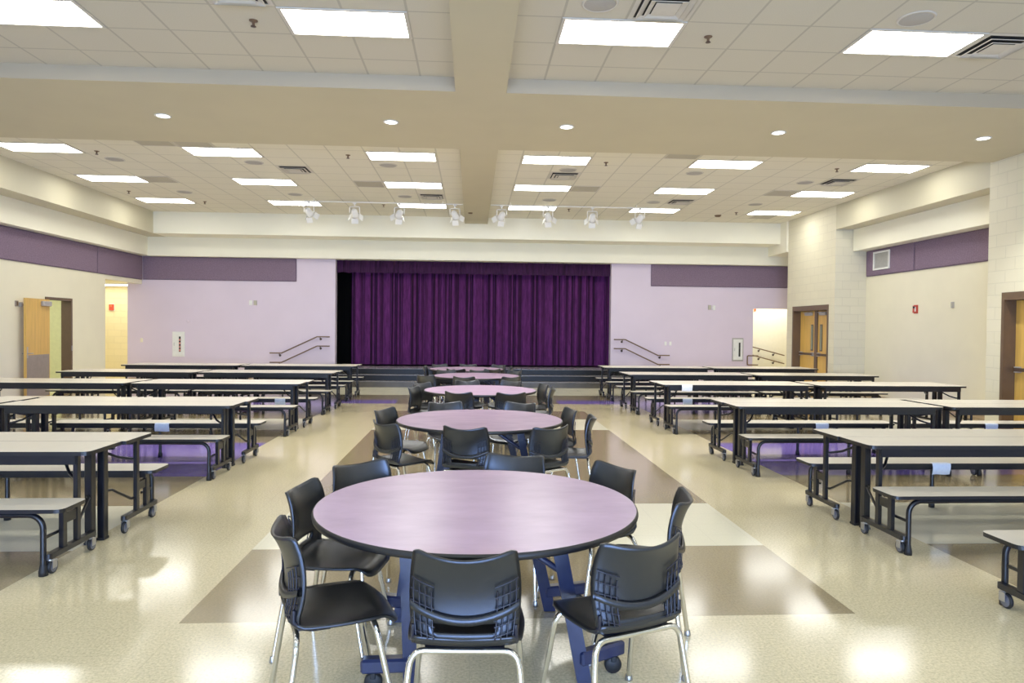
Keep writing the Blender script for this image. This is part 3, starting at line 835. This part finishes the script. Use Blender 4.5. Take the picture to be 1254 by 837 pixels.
# ---------------------------------------------------------------- chairs
def mk_chair():
    t = thing('stacking_chair', '', 'chair', group='charcoal plastic chairs around the round tables')
    SB = .005
    # seat: u across, v from back (0) to front (1); normal up
    def seat(u, v):
        hw = .205+.022*math.sin(PI*min(1, v*1.05)) - .03*max(0, v-.8)/.2*abs(u)**3 - .02*max(0, .12-v)/.12
        y = -.20 + .445*v - .028*(abs(u)**4)*(v > .5)*(v-.5)*2
        z = .455 - .016*math.sin(PI*v)*(1-u*u) + .010*u*u - .05*max(0, (v-.80)/.20)**2 + .030*max(0, (.14-v)/.14)**2
        return (u*hw, y, z)
    MB().shell(seat, 18, 18, .012).build('seat', M['plastic'], t)
    # backrest: u across, v up; seen from the front normal +y
    def back(u, v):
        hw = .194 + .017*math.sin(PI*min(1, v*1.0))
        z = .452 + .366*v - .034*(1-u*u)*v*v*v
        k = .020+.032*v
        y = -.222 + .115*v - .150*v*v + k*u*u*1.15
        if v < .12: y += .02*(1-v/.12)
        e = max(0, abs(u)-.86)/.14
        y += .010*e*e
        z -= .014*e*e*max(0, v-.8)/.2
        return (-u*hw, y, z)
    bk = MB().shell(back, 24, 22, -.011, hole=lambda u, v: .14 < v < .225 and abs(u) < .62 - 0*v)
    # lumbar ledge across the rear
    pts = []
    for i in range(21):
        u = -1+2*i/20
        p = back(u*.97, .262+.14*u*u); pts.append((p[0], p[1]-.013, p[2]))
    v = []; 
    for (x, y, z) in pts:
        v += [(x, y+.012, z+.020), (x, y-.004, z+.014), (x, y-.009, z-.010), (x, y+.012, z-.014)]
    f = []
    for i in range(20):
        for k in range(4):
            a, b = i*4+k, i*4+(k+1) % 4; f.append((a, a+4, b+4, b))
    bk.add(v, f, 0, True)
    bo = bk.build('backrest', M['plastic'], t)
    for s in (-1, 1):
        rb = MB()
        for q in (.58, .69, .80, .91):
            pts = []
            for i in range(11):
                vv = .08+.50*i/10+(q-.58)*.30*(i/10)
                p = back(s*q*(1+.02*i/10)*.985, vv); pts.append((p[0], p[1]-.0115, p[2]))
            rb.tube(pts, .0031, 5)
        for vv in (.10, .20, .38, .50, .62):
            pts = []
            for i in range(6):
                p = back(s*(.54+.42*i/5), vv+.07*i/5); pts.append((p[0], p[1]-.0110, p[2]))
            rb.tube(pts, .0031, 5)
        rb.build('rib_grid', M['plasticrib'], bo)
    # side uprights joining seat and back
    for s in (-1, 1):
        MB().tube([(s*.192, -.05, .446), (s*.194, -.12, .448), (s*.193, -.165, .458), (s*.191, -.190, .485), (s*.191, -.188, .53)], .011, 8, r2=.008).build('side_wing', M['plasticrib'], t)
    # chrome frame
    def uframe(y, yf, xf, r=.0125):
        zc = .424; xb = .165; rr = .055
        d = Vector((xf-(xb+.04), yf-y, -zc)).normalized()
        cross = [(-xb+.03, y, zc), (xb-.03, y, zc)]
        MB().tube(cross, r, 10).build('frame_bar', M['chrome'], t)
        for s in (-1, 1):
            p0 = Vector((s*(xb-.03), y, zc)); p1 = Vector((s*(xb+.035), y, zc)); p3 = Vector((s*xf, yf, .012))
            dd = (p3-p1).normalized(); p2 = p1+dd*.065
            pts = [p0]
            for i in range(7):
                q = i/6; a = p1+(p0-p1).normalized()*.05
                pts.append(a*(1-q)**2+p1*2*q*(1-q)+p2*q*q)
            pts.append(p3)
            lg = MB().tube(pts, r, 10).build('leg', M['chrome'], t)
            MB().lathe([(0, 0), (.017, 0), (.018, .006), (.015, .022), (.012, .03)], (p3.x, p3.y, 0), 12).build('glide', M['steel'], lg)
    uframe(-.175, -.235, .245); uframe(.13, .215, .235)
    MB().box(-.15, .15, -.17, .12, .428, .436).build('seat_mount', M['plasticrib'], t)
    return t
chair = Maker(mk_chair)
T1, T2, T3, T4, T5 = 'nearest round table', 'second round table', 'third round table', 'fourth round table', 'farthest round table'
CH = [
 (-.02, 2.51, 87, 'charcoal chair in the front centre, back to the camera, at the '+T1),
 (.68, 2.64, 112, 'charcoal chair at the front right of the '+T1+', angled inwards'),
 (-.76, 2.84, 21, 'charcoal chair at the front left of the '+T1+', seen from its side'),
 (-.88, 3.58, -9, 'charcoal chair at the left of the '+T1+', behind the front left chair'),
 (-.68, 4.19, -48, 'charcoal chair at the back left of the '+T1+', facing the camera'),
 (.29, 4.44, -108, 'charcoal chair directly behind the '+T1+', only its top showing'),
 (.88, 4.08, -153, 'charcoal chair at the back right of the '+T1),
 (1.05, 3.34, 161, 'charcoal chair at the far right of the '+T1+', seen edge on'),
 (-.76, 5.99, 40, 'charcoal chair at the front left of the '+T2),
 (-.89, 6.97, -24, 'charcoal chair at the back left of the '+T2),
 (-.06, 5.71, 72, 'charcoal chair in front of the '+T2+', left of centre, back to the camera'),
 (.68, 5.74, 122, 'charcoal chair in front of the '+T2+', right of centre, back to the camera'),
 (1.13, 6.41, 171, 'charcoal chair at the right of the '+T2+', behind its front right chair'),
 (1.03, 7.00, -171, 'charcoal chair at the back right of the '+T2),
 (-.30, 7.64, -71, 'charcoal chair behind the '+T2+', left of centre, facing the camera'),
 (.55, 7.62, -122, 'charcoal chair behind the '+T2+', right of centre, facing the camera'),
 (-.82, 9.60, -18, 'charcoal chair at the left of the '+T3+', facing right'),
 (-.18, 8.87, 68, 'charcoal chair in front of the '+T3+', left one, back to the camera'),
 (.51, 8.79, 96, 'charcoal chair in front of the '+T3+', right one, back to the camera'),
 (1.12, 9.47, 172, 'charcoal chair at the right of the '+T3+', nearer one'),
 (1.09, 10.20, -168, 'charcoal chair at the right of the '+T3+', farther one'),
 (-.76, 10.34, -40, 'charcoal chair behind the '+T3+' at its left'),
 (-.08, 10.85, -80, 'charcoal chair behind the '+T3+' at its middle'),
 (.63, 10.81, -126, 'charcoal chair behind the '+T3+' at its right'),
 (-.82, 12.03, 58, 'charcoal chair at the front left of the '+T4),
 (-.14, 11.69, 76, 'charcoal chair at the front middle of the '+T4+', back to the camera'),
 (.69, 11.76, 118, 'charcoal chair at the front right of the '+T4),
 (-.52, 13.60, -72, 'charcoal chair behind the '+T4+' at its left'),
 (.14, 13.58, -90, 'charcoal chair behind the '+T4+' at its middle'),
 (.86, 13.50, -138, 'charcoal chair behind the '+T4+' at its right'),
 (-1.02, 14.85, -3, 'charcoal chair at the left of the '+T5),
 (-.33, 13.86, 82, 'charcoal chair in front of the '+T5+', left one'),
 (.42, 13.95, 118, 'charcoal chair in front of the '+T5+', right one'),
 (-.75, 15.70, -58, 'charcoal chair behind the '+T5+' at its left'),
 (-.09, 15.72, -90, 'charcoal chair behind the '+T5+' at its middle'),
 (.62, 15.6, -128, 'charcoal chair behind the '+T5+' at its right'),
 (.85, 14.8, 178, 'charcoal chair at the right of the '+T5),
]
for (x, y, a, l) in CH:
    n = R(a)
    chair((x+.20*math.cos(n), y+.20*math.sin(n), 0), n-PI/2, l)

# ---------------------------------------------------------------- bench tables (one unit = half of a table with its own bench)
def mk_bench():
    t = thing('bench_table', '', 'table', group='folding bench tables in rows either side')
    L = 1.25; H = .757; BH = .44
    MB().prism(rrect(-L, L, -.445, -.003, (.05, .05, .004, .004)), H-.028, H, 0, 1).build('tabletop', [M['lam_c'], M['edge']], t)
    MB().rbox(-L+.10, L-.10, -.425, -.395, H-.095, H-.028, .004).rbox(-L+.10, L-.10, -.05, -.02, H-.07, H-.028, .004).build('apron_rail', M['black'], t)
    MB().prism(rrect(-L, L, -.755, -.45, (.05, .05, .05, .05)), BH-.026, BH, 0, 1).build('bench', [M['bench_c'], M['edge']], t)
    MB().rbox(-L+.08, L-.08, -.51, -.48, BH-.065, BH-.026, .004).build('bench_rail', M['black'], t)
    xe = L-.11
    # outer bench tube: long run under the bench bending down to both end legs
    xl = xe-.028
    MB().tube([(-xl+.30, -.715, BH-.045), (xl-.30, -.715, BH-.045)], .017, 10).build('bench_tube', M['black'], t)
    for s in (-1, 1):
        pts = [(s*(xl-.30), -.715, BH-.045)] + [(s*(xl-.09+.09*math.sin(a)), -.715, BH-.045-.09*(1-math.cos(a))) for a in [i*PI/2/7 for i in range(8)]] + [(s*xl, -.715, .05)]
        lg = MB().tube(pts, .0185, 10).build('bench_leg', M['black'], t)
        MB().lathe([(0, 0), (.027, 0), (.027, .03), (.022, .055), (.019, .075)], (s*xl, -.715, 0), 14).build('rubber_foot', M['rubber'], lg)
        x = s*xe
        # end frame: bar on casters, bench post, tall post, plate
        ef = MB()
        ef.prism(rrect(x-.024, x+.024, -.725, -.17, (.025, .025, .025, .025)), .105, .140, 0, 0)
        ef.rbox(x-.016, x+.016, -.575, -.525, .13, BH-.026, .004).rbox(x-.016, x+.016, -.410, -.365, .13, H-.028, .004)
        ef.rbox(x-.010, x+.010, -.525, -.410, .29, .36, .003)
        ef.rbox(x-s*.030-.008, x-s*.030+.008, -.705, -.53, .232, .252, .003).rbox(min(x, x-s*.035), max(x, x-s*.035), -.545, -.53, .235, .249, .003)
        ef.build('end_frame', M['black'], t)
        # leg by the middle seam
        xi = s*(xe-.09)
        cl = MB().rbox(xi-.026, xi+.026, -.090, -.025, .012, H-.07, .005).build('seam_leg', M['black'], t)
        MB().rbox(xi-.030, xi+.030, -.095, -.02, 0, .02, .004).build('rubber_foot', M['rubber'], cl)
        MB().tube([(x-s*.26, -.12, H-.05), (x-s*.10, -.30, .58), (x-s*.03, -.36, .555), (x, -.38, .555)], .011, 8).build('brace', M['black'], t)
        MB().tube([(xi, -.09, .36), (xi+s*.03, -.13, .36), (x-s*.02, -.34, .24), (x, -.38, .24)], .011, 8).build('brace', M['black'], t)
        for y in (-.685, -.225):
            c = MB().lathe([(.012, .108), (.02, .10), (.02, .088), (0, .088)], (x, y, 0), 12)
            c.rbox(x-.024, x-.019, y-.014, y+.034, .040, .094, .002).rbox(x+.019, x+.024, y-.014, y+.034, .040, .094, .002).rbox(x-.024, x+.024, y-.014, y+.022, .088, .096, .002)
            co = c.build('caster', M['steel'], t)
            MB().lathe([(0, -.012), (.018, -.014), (.022, -.010), (.037, -.011), (.044, -.010), (.047, -.004), (.047, .004), (.044, .010), (.037, .011), (.022, .010), (.018, .014), (0, .012)], (x, y+.020, .047), 22, 'x', mis=[0, 0, 0, 1, 1, 1, 1, 1, 0, 0, 0]).build('wheel', [M['wheel'], M['rubber']], co)
    m = MB().tube([(0, -.60, BH-.026), (0, -.60, .04)], .018, 10).rbox(-.04, .04, -.74, -.47, BH-.05, BH-.026, .004).build('middle_leg', M['black'], t)
    MB().lathe([(0, 0), (.026, 0), (.026, .03), (.02, .06)], (0, -.60, 0), 14).build('rubber_foot', M['rubber'], m)
    return t
bench = Maker(mk_bench)
rowname = ['front', 'second', 'third', 'fourth', 'rear']
LR = [5.27, 8.05, 10.97, 13.50, 15.85]
RRW = [5.52, 8.16, 11.22, 13.65, 16.05]
for i, y in enumerate(LR):
    for c, cx in enumerate((-2.62-1.25, -5.20-1.25)):
        if i == 0 and c: continue
        end = ('aisle' if c == 0 else 'wall')
        bench((cx, y, 0), 0, 'near half of %s beige bench table row left of the aisle, %s end' % (rowname[i], end))
        bench((cx+.03, y, 0), PI, 'far half of %s beige bench table row left of the aisle, %s end' % (rowname[i], end))
for i, y in enumerate(RRW):
    for c, cx in enumerate((3.07+1.25, 5.66+1.25)):
        if i == 0 and c: continue
        end = ('aisle' if c == 0 else 'wall')
        bench((cx, y, 0), 0, 'near half of %s full bench table row right of the aisle, %s end' % (rowname[i], end))
        bench((cx-.015, y, 0), PI, 'far half of %s full bench table row right of the aisle, %s end' % (rowname[i], end))
bench((3.07+1.25, 3.18, 0), PI, 'bench table cut off by the lower right corner of the view')

# paper notices hung over bench edges
def mk_paper():
    v = []; n = 6; f = []
    for j in range(n+1):
        t_ = j/n
        for i in range(5):
            x = -.085+.17*i/4
            if j < 2: p = (x, -.03+.03*j*.5-.0, .0015 if j == 0 else .0035)
            else: p = (x, -.006-.012*math.sin((j-2)*.9), .0-.095*(j-2)/(n-2)+.004*math.sin(i*1.4))
            v.append(p)
    v = [(x, (-y if False else y), z) for (x, y, z) in v]
    vv = []
    for j in range(n+1):
        for i in range(5):
            x = -.085+.17*i/4
            if j == 0: p = (x, .045, .0025)
            elif j == 1: p = (x, .004, .003)
            else: p = (x, -.006-.010*math.sin((j-2)*.8+i*.2), -.002-.098*(j-2)/(n-2)+.003*math.sin(i*1.6))
            vv.append(p)
    for j in range(n):
        for i in range(4):
            a = j*5+i; f.append((a, a+1, a+6, a+5))
    mb = MB(); mb.add(vv, f, 0, True)
    return tag(mb.build('paper_notice', M['paper']), '', 'paper', 'pale blue paper notices on the benches')
paper = Maker(mk_paper)
def notice(x, row, z, label, dy=.45): paper((x, row+dy, z), 0, label)
notice(-3.99, LR[0], .44, 'pale blue paper hanging from the front left bench at the left edge')
notice(-3.75, LR[1]+.0, .44, 'pale blue paper hanging under the second left table row', .45)
notice(-3.15, LR[2], .44, 'pale blue paper on the third left row bench, near its aisle end')
notice(-4.35, LR[2], .44, 'pale blue paper on the third left row bench, near its middle')
notice(4.28, RRW[0], .44, 'pale blue paper hanging from the front right bench')
notice(4.55, RRW[1], .44, 'pale blue paper on the second right row bench, aisle table')
notice(6.85, RRW[1], .44, 'pale blue paper on the second right row bench, wall table')
notice(3.45, RRW[2], .757, 'pale blue paper under the edge of the third right table row', -.452)
notice(3.75, RRW[2], .44, 'pale blue paper on the third right row bench, near its aisle end')

# ---------------------------------------------------------------- lights
def area(name, loc, rot, sx, sy, power, col=(1, 1, 1)):
    l = bpy.data.lights.new(name, 'AREA'); l.shape = 'RECTANGLE'; l.size = sx; l.size_y = sy; l.energy = power; l.color = col
    o = bpy.data.objects.new(name, l); COL.objects.link(o); o.location = loc; o.rotation_euler = rot
    return o
for y in (4.4, 1.9, -.6):
    for x in cols: area('fluorescent_lamp', (x, y, CZ-.02), (0, 0, 0), 1.2, .57, 11, (1, .985, .90))
area('daylight', (0, Y0+.1, 2.0), (R(90), 0, 0), 9, 2.4, 1400, (.36, .55, 1.0))
for x in (-4.40, -1.20, 1.35, 4.53, 7.72):
    sp = bpy.data.lights.new('downlight_lamp', 'SPOT'); sp.energy = 330; sp.spot_size = R(105); sp.spot_blend = .7; sp.shadow_soft_size = .08; sp.color = (1, 1, .95)
    so = bpy.data.objects.new('downlight_lamp', sp); COL.objects.link(so); so.location = (x, 9.99, BZ-.03)
area('passage_lamp', (-11.5, 20.5, 2.85), (0, 0, 0), 2, 1.2, 26, (1, .97, .86))
area('ramp_fill', (10, 21.7, 2.85), (0, 0, 0), 2, 1, 42, (1, .98, .92))  # unseen area light added to brighten the ramp passage
area('store_lamp', (-11.2, 16.3, 2.85), (0, 0, 0), 1.5, 1.5, 40, (1, 1, .85))

w = bpy.data.worlds.new('World'); scene.world = w; w.use_nodes = True
bg = w.node_tree.nodes.get('Background'); bg.inputs[0].default_value = (.75, .75, .8, 1); bg.inputs[1].default_value = .15

# ---------------------------------------------------------------- camera
cam = bpy.data.cameras.new('camera'); co = bpy.data.objects.new('camera', cam); COL.objects.link(co)
yaw, pitch, roll, fpx = .05809, -.01851, .010136, 835.7
f = Vector((math.sin(yaw)*math.cos(pitch), math.cos(yaw)*math.cos(pitch), math.sin(pitch)))
r = Vector((math.cos(yaw), -math.sin(yaw), 0)); u = r.cross(f)
r2 = r*math.cos(roll)+u*math.sin(roll); u2 = -r*math.sin(roll)+u*math.cos(roll)
mw = Matrix((r2, u2, -f)).transposed().to_4x4(); mw.translation = (0, 0, 1.63)
co.matrix_world = mw
cam.sensor_width = 36; cam.lens = 36*fpx/1254; cam.clip_start = .05; cam.clip_end = 100
scene.camera = co
scene.view_settings.view_transform = 'Standard'
scene.view_settings.look = 'None'
scene.view_settings.exposure = 0.20
scene.view_settings.gamma = 1.12
scene.cycles.max_bounces = 8; scene.cycles.diffuse_bounces = 5; scene.cycles.glossy_bounces = 4
scene.cycles.use_denoising = True
scene.cycles.sample_clamp_indirect = 8
